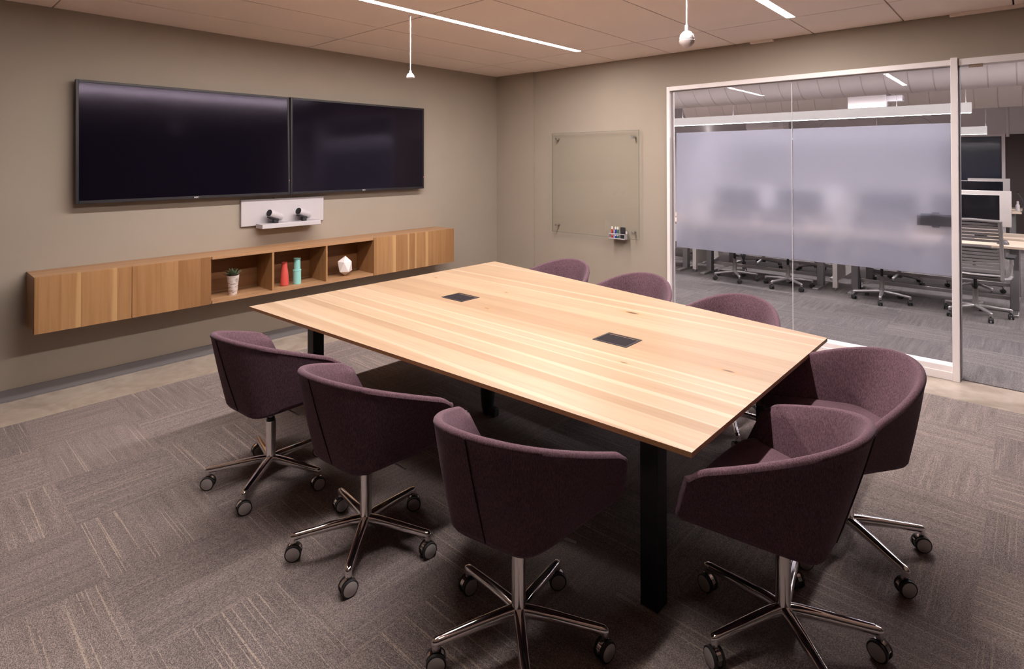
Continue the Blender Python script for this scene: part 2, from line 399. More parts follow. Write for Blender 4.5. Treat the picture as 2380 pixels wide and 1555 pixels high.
# back wall: column at the corner, then the glazed opening; lower wall with door opening to the right
def prism_wall(name, x0, x1, y0, y1, z0, z1): return MB().box(x0, x1, y0, y1, z0, z1)
GX0, GX1, GX2, GT = 2.543, 4.966, 5.011, 2.513
DX1 = 6.15
w = MB()
w.box(0, .655, 0., .15, 0, H+.15)                  # corner part
w.box(.655, .655+.001, 0.0, .15, 0, H+.15)
w.box(.656, GX0, .035, .15, 0, H+.15)              # field with glass board (set back a little)
w.box(GX0, DX1+.05, .035, .15, GT, H+.15)          # lintel
w.box(DX1+.05, XR+.12, .035, .15, 0, H+.15)
struct(w.build('wall_back', WALL), 'taupe wall with the glass board and the glazed opening')
struct(MB().box(XR, XR+.12, YF-.12, .15, 0, H+.15).build('wall_right', WALLD))
struct(MB().box(-.12, XR+.12, YF-.12, YF, 0, H+.15).build('wall_front', WALLD))
# ceiling: panels with narrow joints, openings for the light strips
xs = [0.0, .603, 1.255, 1.905, 2.580, 3.265, 3.975, 4.655, 5.340, 6.02, 6.72, 7.42, XR]
ys = [.035, -.72, -2.765, -4.815, -6.865, YF]
STRX = [(1.868, 1.935), (3.968, 4.035)]
c = MB()
c.box(-.1, XR+.1, YF-.1, .03, H+.06, H+.14, 1)
g_ = .0055
for j in range(len(ys)-1):
    for i in range(len(xs)-1):
        x0, x1 = xs[i]+g_, xs[i+1]-g_; y1, y0 = ys[j]-g_, ys[j+1]+g_
        if i == 0: x0 = 0
        for (a, b2) in STRX:
            if ys[j] < -.5:
                if x0 < a < x1: x1 = a-.001
                if x0 < b2 < x1: x0 = b2+.001
        if x1-x0 > .01: c.box(x0, x1, y0, y1, H, H+.03)
    if ys[j] > -.5:
        continue
struct(c.build('ceiling', [CEIL, DARKGAP]), 'pinkish tan panelled ceiling with recessed strip lights')
# light strips
labs = ['long recessed strip light nearest the two screens', 'recessed strip light above the near end of the table', 'recessed strip light furthest from the screens']
for k, (a, b2) in enumerate(STRX):
    y1, y0 = -.724, -4.811 if k < 2 else -4.811
    t = empty('strip_light', ((a+b2)/2, (y0+y1)/2, H), 0, labs[k], 'ceiling light', 'recessed ceiling strip lights')
    hx, hy = (b2-a)/2, (y1-y0)/2
    MB().box(-hx+.004, hx-.004, -hy+.004, hy-.004, .001, .010).build('lens', STRIP, t)
    hb = MB(); hb.box(-hx, -hx+.003, -hy, hy, 0, .05); hb.box(hx-.003, hx, -hy, hy, 0, .05); hb.box(-hx+.003, hx-.003, -hy, -hy+.003, 0, .05); hb.box(-hx+.003, hx-.003, hy-.003, hy, 0, .05)
    hb.box(-hx+.003, hx-.003, -hy+.003, hy-.003, .04, .05)
    hb.build('housing', WHITE, t)
# small ceiling brackets along the back wall
for k, (x0, x1) in enumerate(((3.42, 3.63), (4.96, 5.5))):
    o = MB().box(x0, x1, -.012, .034, H-.022, H-.001).build('metal_bracket', CEIL)
    tag(o, ['short pale bracket at the ceiling above the glazing', 'longer pale bracket at the ceiling above the doorway'][k], 'bracket')
# baseboards
b = MB(); b.box(0.0, .012, YF, .0, .004, .085)
b.box(0.0, .0145, YF, .0, 0., .004, 1)
struct(b.build('baseboard_left', [TRIMG, STEEL]), 'dark grey baseboard under the floating cabinet')
struct(MB().box(.012, .655, -.012, 0, .004, .085).build('baseboard_back', TRIMG))
struct(MB().box(.668, GX0, .023, .035, .004, .085).build('baseboard_back', TRIMG))

# ------------------------------------------------------------------ glazed partition
t = empty('window_1', (0, 0, 0)); t['kind'] = 'structure'; t['label'] = 'white framed glass partition with frosted band'
f = MB()
f.box(GX0, GX0+.035, -.02, .10, 0, GT)             # left jamb
f.box(GX0+.035, GX1, -.02, .10, GT-.045, GT)       # head
f.box(GX0+.035, GX1, -.015, .10, 0, .105)          # sill channel
f.box(GX0+.035, GX1, -.035, -.015, 0., .062)
f.box(GX1, GX2, -.045, .12, 0, GT+.01)             # post
f.build('frame', WHITE, t, bevel=.0025)
f = MB(); f.box(GX0+.035, GX0+.055, .03, .04, .105, GT-.045); f.box(GX0+.055, GX1, .03, .04, GT-.055, GT-.045)
f.build('gasket', GREYM, t)
SEAM = 3.779
MB().box(GX0+.036, SEAM-.002, .045, .055, .10, GT-.046).build('glass_pane', GLASS, t)
MB().box(SEAM+.002, GX1, .045, .055, .10, GT-.046).build('glass_pane', GLASS, t)
MB().box(SEAM-.002, SEAM+.002, .044, .056, .105, GT-.046).build('glass_joint', plain('joint_silicone', (.62, .60, .62), .4), t)
MB().box(GX0+.075, SEAM-.004, .057, .0595, .80, 2.02).build('frosted_film', FROST, t)
MB().box(SEAM+.004, GX1-.002, .057, .0595, .80, 2.02).build('frosted_film', FROST, t)
# doorway to the right of the post
t = empty('door_1', (0, 0, 0)); t['kind'] = 'structure'; t['label'] = 'open doorway with white head frame right of the glazing'
f = MB(); f.box(GX2+.004, DX1, -.02, .10, GT-.05, GT); f.box(DX1, DX1+.05, -.02, .12, 0, GT+.01)
f.build('door_frame', WHITE, t, bevel=.0025)
MB().box(GX2+.002, GX2+.008, .0, .10, 0, GT-.05).build('door_seal', TRIMG, t)
o = MB().box(5.075, 5.16, .0, .05, GT-.066, GT-.051); o.build('strike_plate', plain('brass_brown', (.28, .20, .14), .4, .5), t)
# room scheduling panel mounted on the office side of the glass
t = empty('mounted_tablet', (4.86, .10, 1.24), 0, 'dark tablet-like box fixed behind the frosted glass next to the post', 'tablet')
MB().box(-.105, .1, -.032, -.008, -.05, .05).build('body', BLACKM, t, bevel=.004)
MB().box(-.13, -.105, -.030, -.012, -.05, .035).build('side_grip', BLACKM, t, bevel=.003)
MB().box(-.03, .02, -.030, -.012, .05, .062).build('top_lug', BLACKM, t)
MB().box(-.03, .02, -.030, -.012, -.062, -.05).build('bottom_lug', BLACKM, t)

# ------------------------------------------------------------------ screens
def screen(y0, y1, label):
    z0, z1 = 1.397, 2.346
    t = empty('video_display', (.045, (y0+y1)/2, z0), 0, label, 'screen', 'large black wall displays')
    t.rotation_euler = (0, math.radians(-1.3 if y0 < -4 else 0.), 0)
    w = (y1-y0)/2; h = z1-z0
    fr = MB(); d0, d1 = .015, .052; bz = .020
    fr.box(d0, d1, -w, -w+bz, 0, h); fr.box(d0, d1, w-bz, w, 0, h); fr.box(d0, d1, -w+bz, w-bz, 0, bz+.004); fr.box(d0, d1, -w+bz, w-bz, h-bz, h)
    fr.build('bezel', BEZEL, t, bevel=.002)
    MB().box(d0, d1-.004, -w+bz, w-bz, bz+.004, h-bz).build('screen_panel', SCREEN, t)
    MB().box(-.02, d0, -w+.15, w-.15, .15, h-.15).build('back_housing', BLACKM, t)
    text_mesh('NEC', .020, 'logo', LOGO, t, (d1+.0008, 0, .012), (PI/2, 0, PI/2))
    o = MB().box(d1, d1+.001, w-.010, w-.006, .135, .139).build('status_light', emit_mat('red_led', (1, .12, .05), 2.) if 'red_led' not in bpy.data.materials else bpy.data.materials['red_led'], t)
    return t
screen(-4.686, -3.001, 'left wall display, reflecting the ceiling strip along its top edge')
screen(-2.998, -1.347, 'right wall display, nearer the room corner')

# camera bracket + two cameras
t = empty('camera_bracket', (0, -3.02, 1.1), 0, 'white panel with a small shelf under the displays', 'wall bracket')
MB().box(.012, .03, -.42, .412, .012, .262).build('back_panel', WHITEP, t, bevel=.006, seg=3)
MB().box(.0, .012, -.38, .37, .03, .24).build('wall_plate', BLACKM, t)
MB().box(.03, .17, -.285, .305, -.008, .034).build('shelf', WHITEP, t, bevel=.004)
text_mesh('cisco', .016, 'logo', plain('logo_pale', (.5, .5, .52), .4), t, (.1708, .01, .013), (PI/2, 0, PI/2))
MB().box(.025, .035, -.12, -.11, .262, .275).build('top_clip', BLACKM, t)
for k, cy in enumerate((-3.15, -2.863)):
    t = empty('conference_camera', (.10, cy, 1.134), 0, ['white cylindrical camera on the bracket shelf, left one', 'white cylindrical camera on the bracket shelf, right one'][k], 'camera', 'video cameras on the white bracket')
    B = Matrix.Translation((0, 0, .075)) @ Matrix.Rotation(math.radians(17+2*k), 4, 'Z') @ Matrix.Rotation(math.radians(-19), 4, 'X')
    q = MB().lathe([(.034, -.075), (.036, -.072), (.036, .068), (.033, .075)], n=28, axis='y'); q.xf(B); q.build('barrel', WHITEP, t, smooth=True)
    q = MB().lathe([(.0335, -.078), (.0335, -.0752)], n=28, axis='y'); q.lathe([(.018, -.0815), (.019, -.078)], n=20, axis='y'); q.xf(B); q.build('lens', BLACK, t, smooth=True)
    q = MB().box(-.022, .022, -.07, .045, -.046, -.030); q.xf(B); q.build('underside', BLACKM, t, bevel=.004)
    MB().box(-.02, .02, -.022, .022, 0.0, .045).build('stand', BLACKM, t, bevel=.003)

# ------------------------------------------------------------------ floating cabinet
CY0, CY1, CB, CT, CD = -4.957, -1.087, .522, .917, .335
t = empty('floating_cabinet', (0, (CY0+CY1)/2, CB), 0, 'long wall-hung oak cabinet with open cubbies under the displays', 'cabinet')
oy = (CY0+CY1)/2; hh = CT-CB
D1, D2, O0, O1, O2, O3 = -4.378-oy, -3.814-oy, -3.80-oy, -3.275-oy, -2.742-oy, -2.206-oy
Y0, Y1 = CY0-oy, CY1-oy
MB().box(0, CD-.022, Y0, Y1, hh-.022, hh).build('top_panel', OAKH, t, bevel=.001)
MB().box(0, CD-.022, Y0, Y1, 0, .022).build('bottom_panel', OAKH, t, bevel=.001)
MB().box(0, CD-.022, Y0, Y0+.022, .022, hh-.022).build('side_panel', OAKV, t)
MB().box(0, CD-.022, Y1-.022, Y1, .022, hh-.022).build('side_panel', OAKV, t)
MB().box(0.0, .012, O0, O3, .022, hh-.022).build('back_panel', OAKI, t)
# front edges of the open middle
MB().box(CD-.022, CD-.006, O0+.003, O3-.003, hh-.024, hh).build('front_rail', OAKH, t)
MB().box(CD-.022, CD-.006, O0+.003, O3-.003, 0, .024).build('front_rail', OAKH, t)
for y in (O0-.0, O3): MB().box(.012, CD-.022, y-.018 if y < 0 else y, y if y < 0 else y+.018, .022, hh-.022).build('divider', OAKV, t)
for y in (O1, O2): MB().box(.012, CD-.008, y-.009, y+.009, .022, hh-.022).build('divider', OAKV, t)
for a, b2 in ((Y0, D1-.0015), (D1+.0015, D2)): MB().box(CD-.021, CD, a, b2, 0, hh).build('door', OAKV, t, bevel=.0012)
m_ = (O3+Y1)/2
for a, b2 in ((O3, m_-.0015), (m_+.0015, Y1)): MB().box(CD-.021, CD, a, b2, 0, hh).build('door', OAKV, t, bevel=.0012)

# ornaments in the cubbies
SZ = CB+.022
t = empty('potted_succulent', (.215, -3.585, SZ), 0, 'succulent in a tapered birch-patterned pot in the left cubby', 'potted plant')
p_ = MB().lathe([(.033, 0), (.034, .002), (.051, .172), (.052, .175), (.048, .175), (.046, .158)], n=28); p_.build('pot', POT, t, smooth=True)
MB().lathe([(.0455, .158), (.044, .166)], n=20).build('soil', SOIL, t)
lf = MB(); rnd = random.Random(3)
for ringn, (cnt, ln, el) in enumerate(((12, .078, 10), (11, .070, 28), (9, .056, 48), (5, .04, 68))):
    for k in range(cnt):
        a = 2*PI*(k+.5*(ringn % 2))/cnt+rnd.uniform(-.1, .1); e_ = math.radians(el+rnd.uniform(-6, 6)); l_ = ln*rnd.uniform(.88, 1.1)
        rs = []
        for s_, wd in ((0, .005), (.35, .0105), (.7, .009), (.9, .0045), (1., .0008)):
            r_ = l_*s_; z_ = .172+r_*math.sin(e_)+.012*s_*s_; rad = r_*math.cos(e_)+.004
            cx_, cy_ = rad*math.cos(a), rad*math.sin(a); tx, ty = -math.sin(a), math.cos(a)
            rs.append([(cx_+tx*wd, cy_+ty*wd, z_), (cx_, cy_, z_+.0035*(1-s_)+.0005), (cx_-tx*wd, cy_-ty*wd, z_), (cx_, cy_, z_-.0035*(1-s_*.6))])
        lf.rings(rs, mi=1 if (k+ringn) % 3 == 0 else 0)
lf.build('leaves', [LEAF, LEAFT], t, smooth=True, auto=60)
o = MB().lathe([(.030, 0), (.0375, .006), (.039, .02), (.038, .06), (.034, .115), (.030, .15), (.026, .168), (.0255, .215), (.0265, .222), (.0225, .222), (.0215, .19)], n=32).build('vase', REDV, smooth=True)
o.location = (.195, -3.105, SZ); tag(o, 'coral red bottle-shaped vase in the middle cubby', 'vase', 'vases in the middle cubby')
o = MB().lathe([(.034, 0), (.036, .003), (.0365, .125), (.0385, .127), (.0385, .136), (.036, .138), (.031, .140), (.031, .233), (.033, .236), (.0335, .246), (.0285, .246), (.027, .2)], n=32).build('vase', TEALV, smooth=True, auto=25)
o.location = (.205, -2.985, SZ); tag(o, 'pale teal stepped cylinder vase in the middle cubby', 'vase', 'vases in the middle cubby')
import bmesh
bm = bmesh.new(); bmesh.ops.create_icosphere(bm, subdivisions=1, radius=1)
rnd = random.Random(12)
for v in bm.verts:
    v.co *= rnd.uniform(.93, 1.07); v.co.x *= .078; v.co.y *= .086; v.co.z *= .10
    if v.co.z > .09: v.co.z = .098
zmin = min(v.co.z for v in bm.verts)
for v in bm.verts:
    v.co.z = max(v.co.z-zmin-.010, 0.)
h_ = bmesh.ops.convex_hull(bm, input=bm.verts[:])
bmesh.ops.delete(bm, geom=[g for g in set(h_['geom_interior']) | set(h_['geom_unused']) if isinstance(g, bmesh.types.BMVert)], context='VERTS')
me = bpy.data.meshes.new('faceted_sculpture'); bm.to_mesh(me); bm.free(); me.materials.append(WHITEC)
for p in me.polygons: p.use_smooth = False
o = bpy.data.objects.new('faceted_sculpture', me); col.objects.link(o); o.location = (.20, -2.463, SZ); o.rotation_euler = (0, 0, .6)
zz = max(v.co.z for v in me.vertices); s_ = .205/zz; o.scale = (s_*.92, s_*.92, s_)
tag(o, 'white faceted stone-like ornament in the right cubby', 'ornament')

# ------------------------------------------------------------------ glass writing board
t = empty('glass_board', (1.594, .034, 1.454), 0, 'frameless clear glass board on four metal standoffs', 'glass board')
BX0, BX1, BZ0, BZ1 = .985, 2.207, .844, 2.064
q = MB().box(BX0-1.594, BX1-1.594, -.056, -.050, BZ0-1.454, BZ1-1.454); q.build('glass_sheet', BOARDG, t)
q = MB(); e = .003; a0, a1, c0, c1 = BX0-1.594, BX1-1.594, BZ0-1.454, BZ1-1.454
q.box(a0-e, a0, -.056, -.050, c0-e, c1+e); q.box(a1, a1+e, -.056, -.050, c0-e, c1+e); q.box(a0, a1, -.056, -.050, c0-e, c0); q.box(a0, a1, -.056, -.050, c1, c1+e)
q.build('polished_edge', BOARDE, t)
for x, z in ((1.057, 1.995), (2.134, 1.99), (1.055, .925), (2.131, .92)):
    MB().lathe([(.010, 0), (.010, -.052), (.0155, -.052), (.0155, -.068), (.013, -.0705)], n=20, axis='y').build('standoff', STEEL, t, smooth=True).location = (x-1.594, 0, z-1.454)
# pen tray with its contents
t = empty('marker_tray', (1.955, -.022, .84), 0, 'white wire-like pen tray on the bottom edge of the glass board', 'pen tray')
q = MB(); w_ = .105
q.box(-w_, w_, -.055, 0, -.004, 0); q.box(-w_, w_, -.057, -.053, .05, .058); q.box(-w_, w_, -.057, -.053, -.004, .006)
q.box(-w_, -w_+.004, -.055, 0, .0, .058); q.box(w_-.004, w_, -.055, 0, .0, .058); q.box(-w_, w_, -.002, .0, .0, .085)
q.build('tray_frame', WHITEP, t)
MB().box(-w_+.03, w_-.03, -.0, .055, -.012, .0).build('holder_clip', plain('clip_dark', (.10, .09, .085), .5), t)
pens = [(-.078, (.55, .02, .02), 'marker_red', 'red-banded marker, leftmost in the pen tray'), (-.030, (.015, .03, .40), 'marker_blue', 'blue-ended marker in the middle of the pen tray'), (.0, (.02, .16, .08), 'marker_green', 'green-banded marker beside the black eraser')]
PENW = plain('marker_white', (.8, .8, .8), .35)
for x, c_, mn, lb in pens:
    mt = plain(mn, c_, .4)
    t = empty('marker', (1.955+x, -.050, .841), 0, lb, 'marker', 'whiteboard markers in the tray')
    MB().lathe([(.008, 0), (.0085, .002), (.0085, .028)], n=14).build('cap', mt, t, smooth=True)
    q = MB(); q.lathe([(.0078, .028), (.0078, .040)], n=14, mi=0); q.lathe([(.0079, .040), (.0079, .100)], n=14, mi=1); q.lathe([(.0078, .100), (.0078, .128), (.005, .131)], n=14, mi=0)
    q.build('barrel', [PENW, mt], t, smooth=True)
t = empty('board_eraser', (1.955+.055, -.030, .841), 0, 'black board eraser standing in the pen tray', 'eraser')
MB().box(-.030, .030, -.018, .002, .0, .13).build('eraser_body', BLACKM, t, bevel=.009, seg=4)
MB().box(-.027, .027, .002, .008, .006, .124).build('felt_pad', plain('felt', (.05, .045, .045), .95), t)

# ------------------------------------------------------------------ hanging microphones
t = empty('hanging_microphone', (1.78, -2.843, H), 0, 'white dome-shaped pendant hanging beside the long strip light', 'hanging microphone')
MB().cyl((0, 0, 0), (0, 0, -.44), .0035, 8).build('cable', WHITEP, t, smooth=True)
MB().lathe([(.013, 0), (.013, -.006)], n=18).build('ceiling_cap', WHITEP, t)
MB().lathe([(.004, -.435), (.009, -.44), (.010, -.455), (.020, -.462), (.029, -.475), (.032, -.49), (.028, -.497), (.010, -.499)], n=28).build('microphone_head', WHITEP, t, smooth=True)
t = empty('hanging_microphone', (4.07, -2.765, H), 0, 'white pendant with a frosted globe hanging over the table centre', 'hanging microphone')
MB().cyl((0, 0, 0), (0, 0, -.44), .0045, 8).build('cable', WHITEP, t, smooth=True)
MB().lathe([(.010, -.43), (.010, -.462), (.022, -.468), (.034, -.482), (.0385, -.50), (.0385, -.507)], n=28).build('microphone_head', WHITEP, t, smooth=True)
MB().lathe([(.036, -.507), (.0405, -.514), (.038, -.528), (.024, -.545), (.008, -.552)], n=28).build('globe', plain('frosted_globe', (.50, .43, .42), .25), t, smooth=True)

# ------------------------------------------------------------------ conference table
TA, TB, TC, TD = (1.517, -3.994), (1.545, -1.636), (4.590, -2.140), (4.580, -3.822)
cxm, cym = 3.05, -2.9
t = empty('conference_table', (0, 0, 0), 0, 'large trapezoid oak conference table with black square legs', 'table')
top = MB(); P4 = [TA, TD, TC, TB]; TH = .026; ins = .014
P4i = [(x+(ins if x < cxm else -ins), y+(ins if y < cym else -ins)) for x, y in P4]
boxes = [(2.387, -2.863, .107, .088, .0), (3.748, -2.949, .106, .084, .0)]
# top face with two rectangular cut-outs: build as strips along y between x breaks
def yedge(x, near):
    (x0, y0), (x1, y1) = ((TA, TD) if near else (TB, TC)); k = (x-x0)/(x1-x0); return y0+(y1-y0)*k
top.prism(P4, .74-.0015, .74, 0)
top.prism(P4, .74-.019, .74-.0015, 1)
top.prism(P4i, .74-TH, .74-.019, 1, P4)
top.build('table_top', [OAKT, OAKE], t)
LEGP = [(4.301, -3.677), (1.945, -3.80), (4.30, -2.42), (1.945, -2.08)]
for x, y in LEGP: MB().box(x, x+.075, y, y+.075, .007, .70).build('leg', BLACK, t, bevel=.002)
q = MB(); q.box(2.02, 4.301, -3.70, -3.66, .655, .70); q.box(2.02, 4.301, -2.33, -2.29, .655, .70)
q.box(1.96, 2.0, -3.72, -2.06, .655, .70); q.box(4.32, 4.36, -3.60, -2.35, .655, .70); q.box(1.9, 4.4, -2.93, -2.87, .665, .70)
q.box(1.9, 4.4, -3.5, -2.4, .70, .714)
q.build('under_frame', BLACK, t)
for k, (x, y, hx, hy, r_) in enumerate(boxes):
    q = MB(); z0, z1 = .7395, .7425
    q.box(x-hx, x+hx, y-hy, y-hy+.014, z0, z1); q.box(x-hx, x+hx, y+hy-.014, y+hy, z0, z1); q.box(x-hx, x-hx+.014, y-hy+.014, y+hy-.014, z0, z1); q.box(x+hx-.014, x+hx, y-hy+.014, y+hy-.014, z0, z1)
    fr_ = q.build('power_box', plain('box_rim', (.022, .017, .022), .5, spec=.25) if k == 0 else bpy.data.materials['box_rim'], t)
    MB().box(x-hx+.016, x+hx-.016, y-hy+.016, y+hy-.024, .7395, .7418).build('lid', plain('box_lid', (.014, .011, .014), .75, spec=.12) if k == 0 else bpy.data.materials['box_lid'], fr_)
# cable bundle below the left power box
t = empty('cable_bundle', (2.69, -2.89, .45), 0, 'black bundle of cables hanging under the table', 'cables')
rnd = random.Random(5)
q = MB()
for k in range(5):
    ox_, oy_ = rnd.uniform(-.03, .03), rnd.uniform(-.03, .03)
    q.tube([(ox_, oy_, .21), (ox_*.8+.01, oy_*.7, .02), (ox_*.9-.01, oy_*.5+.01, -.15), (ox_*.6, oy_*.6, -.32), (ox_*.5+.02, oy_*.6, -.43)], .012, 8)
q.build('cables', BLACKM, t, smooth=True)
MB().lathe([(.02, -.10), (.040, -.18), (.050, -.29), (.042, -.39), (.03, -.443)], n=14).build('cable_wrap', BLACKM, t, smooth=True)
MB().box(.02, .085, -.025, .025, -.443, -.385).build('adapter', BLACKM, t, bevel=.008)

# ------------------------------------------------------------------ purple swivel chairs
RIM = dict(B=.255, a=.165, c=.308, y2=-.125, Wt=.377, F=.21)
BOT = dict(B=.139, a=.218, c=.152, y2=-.172, Wt=.334, F=.272)
ZA, ZB, PZ, ZL, ZF = .666, .823, .968, .41, .473
def bez(tt, B, a, c, y2, Wt, F):
    s = 1 if tt >= 0 else -1; u = abs(tt)
    return (s*(3*(1-u)**2*u*a+3*(1-u)*u*u*c+u**3*Wt), -B*(1-u)**3-3*(1-u)**2*u*B+3*(1-u)*u*u*y2+u**3*F)
def resample(fn, N_):
    # even arc length samples t in [-1,1] (avoids bunching)
    ts = [-1+2*i/800 for i in range(801)]; ps = [fn(x) for x in ts]; d = [0]
    for i in range(800): d.append(d[-1]+math.dist(ps[i], ps[i+1]))
    out = []; j = 0
    for k in range(N_+1):
        q = d[-1]*k/N_
        while j < 799 and d[j+1] < q: j += 1
        f_ = (q-d[j])/max(d[j+1]-d[j], 1e-9); out.append(ts[j]+(ts[j+1]-ts[j])*min(f_, 1))
    return out
def rim_pt(tt):
    x, y = bez(tt, **RIM); u = min(max((RIM['F']-y)/(RIM['F']+RIM['B']), 0), 1)
    return x, y, ZA+(ZB-ZA)*u**PZ
def bot_pt(tt):
    x, y = bez(tt, **BOT); v = min(max((y+BOT['B'])/(BOT['F']+BOT['B']), 0), 1)
    return x, y, ZL+(ZF-ZL)*v
TS = resample(lambda q: bez(q, **RIM), 84)
def nrm2(fn, tt):
    a = fn(max(tt-.01, -1)); b_ = fn(min(tt+.01, 1)); dx, dy = b_[0]-a[0], b_[1]-a[1]; l_ = math.hypot(dx, dy) or 1
    return Vector((-dy/l_, dx/l_, 0))      # points into the chair
def shell():
    secs = []
    th_top, th_bot = .034, .045
    def section(tt, e=0., adv=0.):
        r_ = Vector(rim_pt(tt)); q = Vector(bot_pt(tt)); nr = nrm2(rim_pt, tt); nb_ = nrm2(bot_pt, tt)
        a = abs(tt)
        if a > .94: r_.z -= .017*((a-.94)/.06)**2.     # rounded arm tip
        fwd = Vector((0, 1, 0))
        loop = []
        def put(v, inner, arc=0.):
            base = q.lerp(r_, v); nn = nb_.lerp(nr, v).normalized(); th = th_bot+(th_top-th_bot)*v
            bulge = math.sin(v*PI)*.004*(1 if not inner else 0)
            off = (th if inner else 0.)
            # thickness shrinks by e for the rounded arm front
            mid = th/2; o_ = mid+(off-mid)*(1-e)
            return base+nn*(o_) - nn*bulge*(1-e) + fwd*adv
        for v in (0, .03, .12, .25, .4, .55, .7, .85, .95): loop.append(put(v, False))
        # rim arc
        top_ = r_; th = th_top
        for k in range(7):
            an = PI*k/6; o_ = th/2-math.cos(an)*th/2*(1-e); zz = math.sin(an)*th/2*(1-e*.6)
            loop.append(top_+nr*o_+Vector((0, 0, zz-th*.5))+fwd*adv)
        for v in (.9, .75, .6, .45, .3, .15): loop.append(put(v, True))
        loop.append(q+nb_*(th_bot/2+th_bot/2*(1-e))+Vector((0, 0, .02))+fwd*adv)
        loop.append(q+nb_*(th_bot/2+th_bot/2*(1-e))*.6+Vector((0, 0, .0))+fwd*adv)
        # seam: pinch at the middle of the back outside, and inside at both corners
        return loop
    for k, (e, ad) in enumerate(((.96, .018), (.62, .0145), (.3, .009))): secs.append(section(-1, e, ad))
    for tt in TS: secs.append(section(tt))
    for e, ad in ((.3, .009), (.62, .0145), (.96, .018)): secs.append(section(1, e, ad))
    m = MB(); m.rings([[tuple(p) for p in s] for s in secs])
    return m
def seat():
    # cushion filling the shell, nose rounded over the front
    inner = []
    def inn(tt, v, extra=.0):
        r_ = Vector(rim_pt(tt)); q = Vector(bot_pt(tt)); nn = nrm2(bot_pt, tt).lerp(nrm2(rim_pt, tt), v).normalized()
        th = .045+(.034-.045)*v
        return q.lerp(r_, v)+nn*(th+extra-.004)
    m = MB(); layers = []
    ts = TS[::3]
    NF = 14
    for (z, ex, fr_) in ((.452, .03, .285), (.46, .012, .30), (.485, .0, .318), (.512, .0, .318), (.528, .006, .305), (.536, .022, .285), (.539, .06, .25)):
        ring = []
        for tt in ts:
            q0 = bot_pt(tt)[2]; r0 = rim_pt(tt)[2]; v = (z-q0)/(r0-q0); v = min(max(v, 0.02), 1)
            p_ = inn(tt, v, ex); ring.append((p_.x, min(p_.y, fr_-.05), z))
        a = Vector(ring[-1]); b_ = Vector(ring[0])
        for k in range(1, NF):
            s_ = k/NF; x = a.x+(b_.x-a.x)*s_; y0 = a.y
            y = y0+(fr_-y0)*math.sin(PI*s_)**.42
            ring.append((x, y, z-.012*math.sin(PI*s_) if z > .5 else z))
        layers.append(ring)
    m.rings(layers); return m
def belly():
    # closed underside pan
    m = MB(); ts = TS[::3]; rs = []
    for sc_, dz in ((.995, .004), (.97, -.012), (.90, -.020), (.6, -.022), (.2, -.022)):
        ring = []
        for tt in ts:
            x, y, z = bot_pt(tt); cy = .09; ring.append((x*sc_, cy+(y-cy)*sc_, z+dz))
        a = Vector(ring[-1]); b_ = Vector(ring[0])
        for k in range(1, 10):
            s_ = k/10; ring.append((a.x+(b_.x-a.x)*s_, a.y+.018*math.sin(PI*s_)*sc_, a.z))
        rs.append(ring)
    m.rings(rs); return m

def make_purple():
    t = empty('swivel_armchair', (0, 0, 0))
    o = shell().build('shell', FAB, t, smooth=True, auto=75)
    belly().build('underside', FAB, t, smooth=True, auto=50)
    seat().build('seat_cushion', FAB, t, smooth=True, auto=60)
    # raised seams: outer middle of the back, two on the inside
    q = MB(); pts = []
    for k in range(15):
        v = k/14; r_ = Vector(rim_pt(0)); b_ = Vector(bot_pt(0)); p = b_.lerp(r_, v); p.y -= math.sin(v*PI)*.004+.0008; p.z -= .012*v; pts.append(p)
    q.tube(pts, .0022, 6); q.build('back_seam', FABD, t, smooth=True)
    for s in (-1, 1):
        q = MB(); pts = []
        for k in range(12):
            v = .32+.62*k/11; tt = .28*s; r_ = Vector(rim_pt(tt)); b_ = Vector(bot_pt(tt)); nn = nrm2(bot_pt, tt).lerp(nrm2(rim_pt, tt), v).normalized()
            pts.append(b_.lerp(r_, v)+nn*(.045+(.034-.045)*v+.0003)+Vector((0, 0, -.008)))
        q.tube(pts, .0016, 6); q.build('inner_seam', FAB, t, smooth=True)
    # column
    MB().cyl((0, 0, .30), (0, 0, .405), .0135, 20).build('gas_lift', plain('gas_lift_grey', (.30, .29, .30), .3, .8) if 'gas_lift_grey' not in bpy.data.materials else bpy.data.materials['gas_lift_grey'], t, smooth=True)
    q = MB().lathe([(.020, .095), (.027, .105), (.027, .118), (.0255, .122), (.0255, .318), (.0235, .320)], n=32); q.build('column', CHROME, t, smooth=True)
    MB().lathe([(.021, .320), (.0215, .332), (.017, .335)], n=24).build('collar', RUBBER, t, smooth=True)
    MB().box(-.07, .07, -.06, .09, .385, .412).build('seat_plate', BLACKM, t, bevel=.004)
    q = MB(); q.tube([(.05, .03, .397), (.16, .05, .393), (.245, .06, .385)], .0045, 8); q.build('lever', STEEL, t, smooth=True)
    return t
